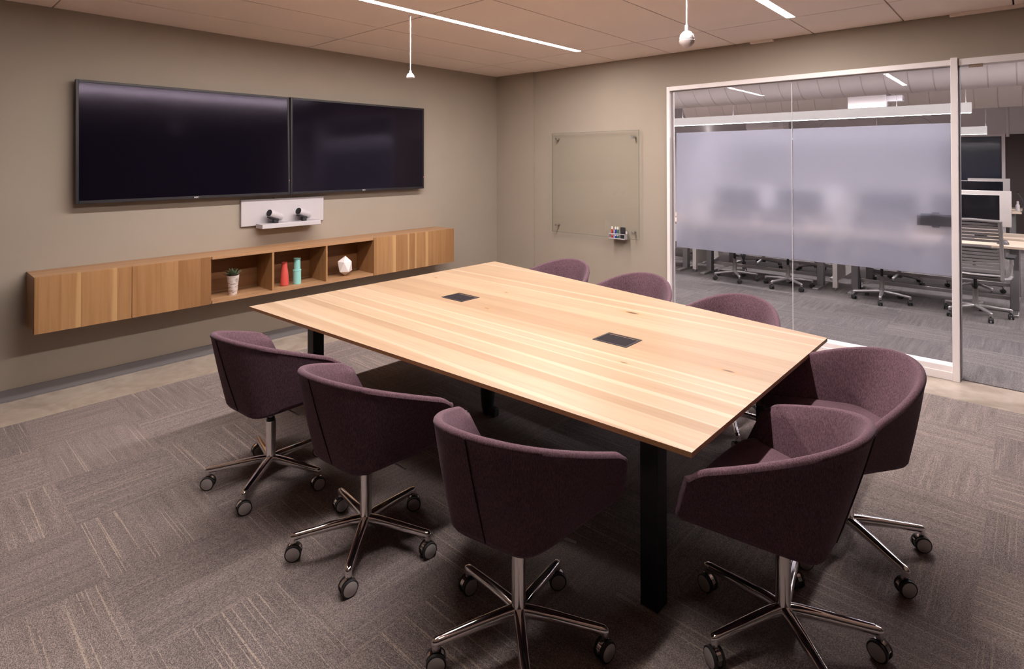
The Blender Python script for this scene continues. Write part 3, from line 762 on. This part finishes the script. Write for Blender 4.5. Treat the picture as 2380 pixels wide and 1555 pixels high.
def star(t, phi, caxis, R_=.303, mats=(CHROME, CHROME, RUBBER), wr=.034, off=(0, 0)):
    """five legs with casters as children of t (angles in t's own frame)"""
    leg0 = cas0 = wh0 = None
    for k in range(5):
        a = phi+2*PI*k/5
        if not k:
            q = MB(); rs = []
            for s_, w_, h_, z_ in ((.018, .021, .020, .114), (.06, .021, .0205, .114), (.14, .0195, .0185, .110), (.22, .0178, .0165, .104), (.285, .0162, .0155, .099), (.300, .0155, .0150, .0975), (.310, .0110, .011, .0965), (.3155, .004, .005, .096)):
                ring = []
                for i in range(14):
                    an = 2*PI*i/14; c_, s2 = math.cos(an), math.sin(an)
                    ring.append((s_*R_/.3, w_*math.copysign(abs(c_)**.75, c_)*(1. if s2 > 0 else 1-.28*abs(s2)), z_+h_*math.copysign(abs(s2)**.8, s2)))
                rs.append(ring)
            q.rings(rs); q.lathe([(.0125, .072), (.0140, .076), (.0140, .096)], c=(R_, 0, 0), n=16)
            leg0 = q.build('leg', mats[0], t, smooth=True, auto=50); leg0.rotation_euler = (0, 0, a); leg0.location = (off[0], off[1], 0)
            # caster: hood + two wheels; own frame: axle along x
            q = MB(); q.cyl((0, 0, .034), (0, 0, .082), .006, 10)
            rs = []
            for i in range(9):
                an = math.radians(20+i*17.5); rs.append([(-.008, math.cos(an)*(wr-.003), wr+math.sin(an)*(wr-.003)), (.008, math.cos(an)*(wr-.003), wr+math.sin(an)*(wr-.003)), (.008, math.cos(an)*(wr+.0015), wr+math.sin(an)*(wr+.0015)), (-.008, math.cos(an)*(wr+.0015), wr+math.sin(an)*(wr+.0015))])
            q.rings(rs); q.cyl((-.02, 0, wr), (.02, 0, wr), .004, 10)
            cas0 = q.build('caster', mats[1], t, smooth=True, auto=50)
            q = MB(); q.lathe([(wr-.004, -.0065), (wr, -.0045), (wr, .0045), (wr-.002, .0065)], n=28, axis='x', mi=0)
            q.lathe([(wr-.0065, -.0074), (wr-.0055, -.0068), (wr-.0055, .0068), (wr-.0065, .0074)], n=28, axis='x', mi=1)
            wa = q.build('wheel', [mats[2], DISC if mats[0] is CHROME else mats[2]], cas0, smooth=True, auto=40); wa.location = (.0155, 0, wr)
            wb = wa.copy(); col.objects.link(wb); wb.parent = cas0; wb.location = (-.0155, 0, wr)
            cs = cas0
        else:
            l2 = leg0.copy(); col.objects.link(l2); l2.parent = t; l2.rotation_euler = (0, 0, a)
            cs = cas0.copy(); col.objects.link(cs); cs.parent = t
            for w0 in (wa, wb):
                w2 = w0.copy(); col.objects.link(w2); w2.parent = cs
        cs.location = (off[0]+R_*math.cos(a), off[1]+R_*math.sin(a), 0.0); cs.rotation_euler = (0, 0, caxis+.25*math.sin(3*k+phi*5))
# shell centre x, y, heading, star phase, caster heading, centre of the star base
SP = [
 (2.345, -4.266, .084, 24, -25, (2.386, -4.244), 'purple swivel armchair on the near side, closest to the screens'),
 (3.186, -4.212, .086, 26, -22, (3.214, -4.193), 'purple swivel armchair on the near side, middle one of three'),
 (4.020, -4.128, .174, 29, -25, (4.068, -4.122), 'purple swivel armchair on the near side, closest to the camera'),
 (4.790, -3.456, 1.549, 27, -115, (4.763, -3.480), 'purple swivel armchair at the table end, in front of its neighbour'),
 (4.830, -2.660, 2.406, 34.5, -50, (4.812, -2.750), 'purple swivel armchair at the table end, turned, next to the glazing'),
 (2.350, -1.659, 3.123, 20, 60, None, 'purple swivel armchair on the far side, below the glass board'),
 (3.173, -1.791, 3.16, 40, 60, None, 'purple swivel armchair on the far side, in front of the left window jamb'),
 (4.003, -2.012, 3.049, 10, 60, None, 'purple swivel armchair on the far side, in front of the clear lower glass'),
]
proto = make_purple()
for i, (x, y, rz, ph, ca, sc_, lb) in enumerate(SP):
    if i == 0: t = proto
    else:
        t = bpy.data.objects.new('swivel_armchair', None); col.objects.link(t); t.empty_display_size = .1
        for ch in upper: 
            c2 = ch.copy(); col.objects.link(c2); c2.parent = t
    if i == 0: upper = list(t.children)
    t.location = (x, y, .007); t.rotation_euler = (0, 0, rz)
    off = (0, 0)
    if sc_:
        dx, dy = sc_[0]-x, sc_[1]-y; off = (dx*math.cos(rz)+dy*math.sin(rz), -dx*math.sin(rz)+dy*math.cos(rz))
    for ch in t.children:
        if ch.name.split('.')[0] in ('column', 'gas_lift', 'collar'): ch.location = (off[0], off[1], 0)
    star(t, math.radians(ph)-rz, math.radians(ca)-rz, off=off)
    tag(t, lb, 'chair', 'purple chairs around the table')

# ------------------------------------------------------------------ open office behind the glass
OH = 3.35
struct(MB().box(-.32, -.2, .15, 12., 0, OH).build('wall_office_left', OWHITE))
struct(MB().box(11.9, 12., .15, 12., 0, OH).build('wall_office_right', OWHITE))
struct(MB().box(-.3, 12., .15, 12., OH, OH+.1).build('ceiling_office', plain('office_ceiling', (.55, .50, .49), .8)))
struct(MB().box(-.3, 12., .151, .25, H+.15, OH).build('wall_office_front', OWHITE))
YB = 10.6
q = MB(); q.box(-.2, 11.9, YB, YB+.2, 2.29, OH, 0); q.box(5.02, 11.9, YB, YB+.2, 0, 2.29, 1); q.box(3.9, 4.96, YB+.12, YB+.2, 0, 2.29, 1); q.box(-.2, 3.9, YB, YB+.2, 0, 2.29, 0)
struct(q.build('wall_office_back', [OWHITE, OBROWN]))
t = empty('window_2', (0, 0, 0)); t['kind'] = 'structure'; t['label'] = 'dark interior glazing at the far end of the office'
MB().box(3.96, 4.95, YB+.05, YB+.06, .1, 2.27).build('glass_pane', ODARK, t)
q = MB(); q.box(4.96, 5.02, YB-.02, YB+.1, 0, 2.29); q.box(3.9, 3.96, YB-.02, YB+.1, 0, 2.29); q.box(3.96, 4.96, YB-.01, YB+.1, 2.25, 2.29); q.build('frame', WHITE, t)
# ducts
def duct(y, z, r, x0, x1, step, label):
    prof = []; x = x0
    while x < x1:
        prof += [(r, x), (r, x+step-.012), (r-.006, x+step-.009), (r-.006, x+step-.003)]; x += step
    o = MB().lathe([(a, b_) for a, b_ in prof], n=48, axis='x').build('air_duct', DUCT, smooth=True, auto=30)
    o.location = (0, y, z); tag(o, label, 'air duct', 'round ceiling ducts in the office')
    for hx in (x0+.6, (x0+x1)/2, x1-.6): MB().box(hx, hx+.03, -.012, .012, r-.01, OH-z).build('hanger_strap', GREYM, o)
duct(1.75, 2.868, .42, .3, 9.5, .21, 'large round ceiling duct closest to the glass partition')
duct(4.35, 2.80, .37, .8, 9.5, .24, 'round ceiling duct further back over the desks')
o = MB().box(3.62, 4.05, 3.02, 3.4, 2.42, 2.72).build('duct_box', OWHITE); tag(o, 'white box fixed beneath the ducts above the long pendant', 'duct box')
o = MB().box(4.05, 4.22, 3.06, 3.3, 2.49, 2.56).build('junction_box', WHITEP, bevel=.003); tag(o, 'small white box right of the larger duct box', 'junction box'); MB().cyl((4.14, 3.18, 2.56), (4.14, 3.18, OH), .006, 8).build('hanger', GREYM, o)
t = empty('fan_unit', (2.18, 4.25, 2.305), 0, 'white cylindrical unit with a label plate below the long pendant', 'fan unit')
MB().lathe([(.05, -.34), (.09, -.30), (.11, -.05), (.11, .30), (.10, .33)], n=32, axis='x').build('body', WHITEP, t, smooth=True)
MB().lathe([(.112, .28), (.112, .36), (.10, .37)], n=32, axis='x').build('end_ring', GREYM, t, smooth=True)
MB().box(.12, .2, -.114, -.108, -.03, .03).build('label_plate', GREYM, t); MB().cyl((0, 0, .1), (0, 0, .2), .012, 8).build('hanger', GREYM, t)
for k, (x, rr_) in enumerate(((4.05, .30), (3.0, .34))):
    q = MB(); q.tube([(rr_*math.cos(PI*j/16), 0, rr_*math.sin(PI*j/16)) for j in range(17)], .006, 6)
    o = q.build('hanging_cable', WHITEP, smooth=True); o.location = (x, 5.3, 2.12); tag(o, ['thin pale cable looping under the pendant, right of the glass joint', 'thin pale cable looping under the pendant, left loop'][k], 'cable')
# pipes
o = MB().tube([(2.0, 5.1, 2.535), (9.5, 5.1, 2.535)], .033, 14).build('sprinkler_pipe', OWHITE, smooth=True); tag(o, 'horizontal white pipe under the far ceiling duct', 'pipe')
for hx in (2.4, 5.0, 7.5, 9.3): MB().cyl((hx, 5.1, 2.56), (hx, 5.1, OH), .006, 8).build('hanger', GREYM, o)
o = MB().tube([(5.07, 10.2, OH), (5.07, 10.2, 2.22)], .03, 12).build('drain_pipe', OWHITE, smooth=True); tag(o, 'short vertical white pipe against the far white fascia', 'pipe')
o = MB().tube([(4.9, 5.16, 2.49), (9.5, 5.16, 2.49)], .008, 8).build('conduit', GREYM, smooth=True); tag(o, 'thin conduit running just under the white pipe', 'pipe')
for hx in (5.15, 5.4, 5.65, 7.2): MB().cyl((hx, 5.16, 2.49), (hx, 5.16, OH), .004, 6).build('hanger', GREYM, o)
# linear pendants
def pendant(x0, x1, y, z0, z1, label, hang, lens=None):
    t = empty('linear_pendant', (x0, y, z0), 0, label, 'pendant light', 'linear pendants in the office'); w_ = .04
    q = MB(); q.box(0, x1-x0, -w_, w_, .012, z1-z0-.02); q.box(0, x1-x0, -w_, -w_+.003, z1-z0-.02, z1-z0); q.box(0, x1-x0, w_-.003, w_, z1-z0-.02, z1-z0); q.box(x1-x0-.004, x1-x0, -w_+.003, w_-.003, z1-z0-.02, z1-z0); q.box(0, x1-x0, -w_, -w_+.003, 0, .012); q.box(0, x1-x0, w_-.003, w_, 0, .012); q.box(x1-x0-.004, x1-x0, -w_+.003, w_-.003, 0, .012)
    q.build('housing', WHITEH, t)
    MB().box(.004, x1-x0-.006, -w_+.004, w_-.004, .001, .010).build('lens', lens or OSTRIP, t)
    MB().box(.004, x1-x0-.006, -w_+.004, w_-.004, z1-z0-.0195, z1-z0-.016).build('upper_lens', OSTRIPU, t)
    for hx in hang: MB().cyl((hx-x0, 0, z1-z0), (hx-x0, 0, OH-z0), .003, 6).build('suspension_wire', WHITEP, t)
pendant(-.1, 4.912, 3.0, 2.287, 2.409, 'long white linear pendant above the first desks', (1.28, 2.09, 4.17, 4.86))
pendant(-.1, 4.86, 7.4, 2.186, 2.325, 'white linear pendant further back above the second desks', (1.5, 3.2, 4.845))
pendant(.1, 9.5, .78, 2.66, 2.76, 'added long linear pendant, out of view over the aisle, brightening the office', (1.0, 3.0, 6.0, 8.5), OFILLA)  # added lamp hidden above the glass frame, brightens the office side
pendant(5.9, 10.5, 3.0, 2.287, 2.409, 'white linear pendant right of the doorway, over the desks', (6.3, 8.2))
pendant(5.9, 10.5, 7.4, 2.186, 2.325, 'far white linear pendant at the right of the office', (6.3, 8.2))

# desks
def desk(x0, x1, y0, y1, face, label):
    z = .78
    t = empty('office_desk', (x0, y0, 0.007), 0, label, 'desk', 'sit-stand desks in the office')
    w_, d_ = x1-x0, y1-y0
    MB().box(0, w_, 0, d_, z-.035, z-.007).build('desk_top', DESKTOP, t, bevel=.003)
    for x in (.10, w_-.17):
        q = MB(); q.box(x, x+.07, 0.02, d_-.02, 0, .028); q.build('foot', STEEL, t, bevel=.004)
        MB().box(x-.005, x+.075, d_/2-.05, d_/2+.05, .028, z-.035).build('leg', DESKLEG, t, bevel=.004)
    MB().box(.10, w_-.10, d_/2-.02, d_/2+.02, z-.075, z-.036).build('crossbar', DESKLEG, t)
    MB().box(.12, w_-.12, d_/2+.06, d_/2+.10, .12, .16).build('cable_tray', GREYM, t)
    return t
DN = [(-.1, 1.50), (1.62, 3.44), (3.58, 5.42)]
for k, (a, b_) in enumerate(DN):
    desk(a, b_, 2.62, 3.24, 1, ['pale wood desk at the left edge of the glazing, near row', 'pale wood desk behind the left frosted pane, near row', 'pale wood desk seen through the doorway, near row'][k])
    desk(a, b_, 3.50, 4.14, -1, ['pale wood desk at the left edge of the glazing, back of first bench', 'pale wood desk behind the left frosted pane, back of first bench', 'pale wood desk seen through the doorway, back of first bench'][k])
for k, (a, b_) in enumerate(((1.5, 3.3), (3.42, 5.30))):
    desk(a, b_, 8.1, 8.7, 1, ['pale wood desk in the second bench, left', 'pale wood desk in the second bench seen through the doorway'][k])
    desk(a, b_, 9.0, 9.6, 1, ['pale wood desk in the third row, left', 'farthest pale wood desk seen through the doorway'][k])
for k, x in enumerate((1.53, 3.475)):
    o = MB().box(x, x+.055, 2.80, 2.86, .04, 1.15).build('desk_divider', plain('pale_laminate', (.58, .54, .50), .5) if k == 0 else bpy.data.materials['pale_laminate']); 
    o2 = MB().box(x+.015, x+.04, 2.86, 3.9, .12, 1.12)
    o3 = o2.build('panel', bpy.data.materials['pale_laminate'], o)
    MB().box(x+.02, x+.035, 2.82, 2.84, .007, .04).build('foot_pin', STEEL, o)
    tag(o, ['pale upright divider left of the glass joint', 'pale upright divider right of the glass joint'][k], 'divider', 'upright dividers between desks')
# black cable spine between the two desks
t = empty('cable_spine', (3.60, 3.02, 0.007), 0, 'black flexible cable duct beside the right divider', 'cables')
q = MB()
for k in range(3): q.tube([(0+.03*k, 0, .75), (.02+.03*k, .02, .5), (.08+.025*k, .02, .25), (.09+.03*k, 0, .012)], .016, 8)
q.build('cables', BLACKM, t, smooth=True)
t = empty('cable_spine', (2.0, 3.36, 0.007), 0, 'dark tangled cables behind the left desk leg', 'cables')
q = MB()
for k in range(3): q.tube([(0+.03*k, 0, .75), (.05+.02*k, .02, .5), (.12-.03*k, .02, .25), (.09+.03*k, 0, .012)], .009, 8)
q.build('cables', BLACKM, t, smooth=True)

# all-in-one computers
def computer(x, y, face, zt, label, group, w_=.65, z0=.78):
    t = empty('desktop_computer', (x, y, z0), 0 if face < 0 else PI, label, 'computer', group)
    hgt = zt-z0; ph = .445; pb = hgt-ph
    MB().box(-w_/2, w_/2, .0, .012, pb, pb+ph).build('shell', SILVER, t, bevel=.012, seg=3)
    MB().box(-w_/2+.004, w_/2-.004, -.0035, .0, pb+.075, pb+ph-.006).build('screen', SCREENB, t, bevel=.001)
    q = MB(); q.box(-.09, .09, .012, .10, -.0+.0, .008); q.box(-.09, .09, .045, .053, .008, pb+.14); q.box(-.09, .09, .012, .053, pb+.13, pb+.14); q.box(-.09, .09, -.08, .10, 0, .008)
    q.build('stand', SILVER, t)
    return t
gp = 'computers on the office desks'
comp = [
 (4.835, 3.02, -1, 1.322, 'black-screened monitor on the near desk, right behind the slatted chair'),
 (4.925, 3.62, 1, 1.345, 'silver back of a computer just behind the nearest black screen'),
 (4.06, 3.02, -1, 1.322, 'black-screened monitor behind the right frosted pane, next to the doorway one'),
 (3.0, 3.02, -1, 1.322, 'black-screened monitor behind the frosted pane, right of the joint'),
 (2.15, 3.02, -1, 1.322, 'black-screened monitor behind the left frosted pane'),
 (4.72, 8.32, -1, 1.336, 'far black-screened monitor seen above the nearest computer'),
 (4.80, 9.15, 1, 1.365, 'silver back of the far computer seen through the doorway'),
 (3.1, 3.62, 1, 1.345, 'silver computer back behind the frosted pane, right of the joint'),
 (2.2, 3.62, 1, 1.345, 'silver computer back behind the left frosted pane'),
 (3.9, 9.15, 1, 1.40, 'far silver computer back half hidden by the white post'),
]
for (x, y, fc, zt, lb) in comp: computer(x, y, fc, zt, lb, gp)
o = MB().box(4.93, 5.02, 9.25, 9.3, 1.37, 1.43).build('small_box', WHITEP); 
bpy.data.objects.remove(o)
t = empty('telephone_mouse', (5.15, 2.84, .78)); bpy.data.objects.remove(t)
o = MB().lathe([(.055, 0), (.052, .02), (.036, .042), (.012, .052)], n=24).build('desk_speaker', plain('dark_grey_plastic', (.08, .07, .07), .4), smooth=True)
o.location = (5.19, 2.80, .78); tag(o, 'small dark domed gadget on the near office desk', 'gadget')
t = empty('spray_bottle', (5.24, 8.62, .78), 0, 'small white bottle on the far office desk', 'bottle')
MB().lathe([(.03, 0), (.032, .01), (.032, .10), (.015, .13)], n=16).build('bottle_body', WHITEP, t, smooth=True)
MB().lathe([(.017, .13), (.017, .17), (.008, .18)], n=12).build('cap', WHITEP, t, smooth=True)
# monitor arm far right
t = empty('desk_lamp', (5.33, 8.3, .78), 0, 'thin black lamp arm on the far office desk', 'lamp')
q = MB(); q.tube([(0, 0, 0), (-.02, .0, .22), (-.10, 0, .36), (.02, 0, .40)], .012, 8); q.build('arm', BLACKM, t, smooth=True)
MB().lathe([(.05, 0), (.05, .01)], n=16).build('base', BLACKM, t)

# grey task chairs
def make_task():
    t = empty('task_chair', (0, 0, 0))
    # local: faces +y
    MB().lathe([(.010, .30), (.016, .31), (.016, .43)], n=16).build('column', BLACK, t, smooth=True)
    MB().lathe([(.030, .07), (.034, .09), (.034, .14), (.026, .16), (.026, .30)], n=20).build('column_sleeve', TASKG, t, smooth=True)
    q = MB(); q.prism([(-.22, -.14), (.22, -.14), (.25, .05), (.24, .24), (.12, .30), (-.12, .30), (-.24, .24), (-.25, .05)], .465, .515); q.build('seat', TASKS, t, bevel=.02, seg=3)
    q = MB()
    rs = [[(-.26, -.16, .455), (.26, -.16, .455), (.26, -.16, .465), (-.26, -.16, .465)], [(-.24, .0, .405), (.24, .0, .405), (.24, .0, .43), (-.24, .0, .43)], [(-.10, .14, .41), (.10, .14, .41), (.10, .14, .45), (-.10, .14, .45)]]
    q.rings(rs); q.build('under_seat', TASKG, t, smooth=True, auto=50)
    def backy(z): return -.20-.05*((z-.45)/.6)+.06*math.sin((z-.45)/.6*PI)-.04
    for s in (-1, 1):
        q = MB(); pts = [(s*(.235+.012*(1-k/10)), backy(.46+.62*k/10), .46+.62*k/10) for k in range(11)]; q.tube(pts, .018, 8, sx=1.1); q.build('back_upright', TASKG, t, smooth=True)
        q = MB(); q.tube([(s*.24, -.2, .46), (s*.29, -.10, .455), (s*.305, -.02, .475), (s*.305, .0, .60), (s*.30, .01, .67)], .017, 8); q.build('arm_post', GREYM, t, smooth=True)
        MB().box(s*.30-.04, s*.30+.04, -.12, .14, .67, .695).build('armrest', BLACKM, t, bevel=.01, seg=3)
    q = MB(); q.tube([(-.235, backy(1.08), 1.075), (0, backy(1.08)-.012, 1.085), (.235, backy(1.08), 1.075)], .016, 8); q.build('top_rail', TASKG, t, smooth=True)
    q = MB(); q.tube([(-.235, backy(.50), .50), (0, backy(.5)-.02, .495), (.235, backy(.50), .50)], .012, 8); q.build('lower_rail', GREYM, t, smooth=True)
    q = MB(); nz = 15
    for k in range(nz):
        z0 = .525+k*.036; z1 = z0+(.026 if k != 7 else .012)
        if k in (8,): continue
        rs = []
        for i in range(7):
            x = -.225+.45*i/6; dy = -.022*math.cos((i/6-.5)*PI); rs.append([(x, backy(z0)+dy, z0), (x, backy(z1)+dy, z1), (x, backy(z1)+dy+.004, z1), (x, backy(z0)+dy+.004, z0)])
        q.rings(rs)
    q.build('back_slats', TASKM, t, smooth=True, auto=50)
    MB().box(-.16, .16, backy(.80)-.028, backy(.80)-.02, .79, .815).build('lumbar_bar', STEEL, t)
    return t
tp = make_task(); up_t = list(tp.children)
TCH = [
 (4.965, 2.455, -.05, 10, 'grey slat-backed task chair seen through the doorway'),
 (4.07, 2.56, .1, -12, 'grey task chair behind the right frosted pane, its column in view'),
 (2.98, 2.60, -.05, 30, 'grey task chair behind the frosted glass, at the glass joint'),
 (2.25, 2.62, .15, 15, 'grey task chair behind the left frosted pane, near desks'),
 (4.87, 3.95, PI+.1, 20, 'grey task chair beyond the first bench, near the doorway'),
 (4.05, 3.95, PI-.1, 48, 'grey task chair beyond the first bench, behind the right frosted pane'),
 (2.98, 3.98, PI, 10, 'grey task chair beyond the first bench, near the glass joint'),
 (2.2, 3.98, PI+.1, 55, 'grey task chair beyond the first bench, behind the left frosted pane'),
 (1.1, 3.98, PI, 30, 'grey task chair beyond the first bench, furthest left'),
]
for i, (x, y, rz, ph, lb) in enumerate(TCH):
    if i == 0: t = tp
    else:
        t = bpy.data.objects.new('task_chair', None); col.objects.link(t); t.empty_display_size = .1
        for ch in up_t:
            c2 = ch.copy(); col.objects.link(c2); c2.parent = t
    dy = 0 if y < 3.5 else 0.45
    t.location = (x, y+dy*.0, .007); t.rotation_euler = (0, 0, rz)
    star(t, math.radians(ph)-rz, .5*i, R_=.30, mats=(GREYM, BLACKM, RUBBER), wr=.029)
    tag(t, lb, 'chair', 'grey task chairs in the office')

# ------------------------------------------------------------------ world and view
wd = bpy.data.worlds.new('world'); sc.world = wd; wd.use_nodes = True
wd.node_tree.nodes['Background'].inputs[0].default_value = (.02, .02, .025, 1); wd.node_tree.nodes['Background'].inputs[1].default_value = .3
sc.view_settings.view_transform = 'Standard'; sc.view_settings.look = 'None'; sc.view_settings.gamma = 1.0
sc.view_settings.use_curve_mapping = False
sc.view_settings.exposure = 0.10
cy = sc.cycles
cy.use_denoising = True; cy.denoiser = 'OPENIMAGEDENOISE'
cy.max_bounces = 10; cy.diffuse_bounces = 5; cy.glossy_bounces = 5; cy.transmission_bounces = 8; cy.transparent_max_bounces = 12
cy.sample_clamp_indirect = 6.0; cy.caustics_reflective = False; cy.caustics_refractive = True; cy.blur_glossy = .5
cy.use_light_tree = True
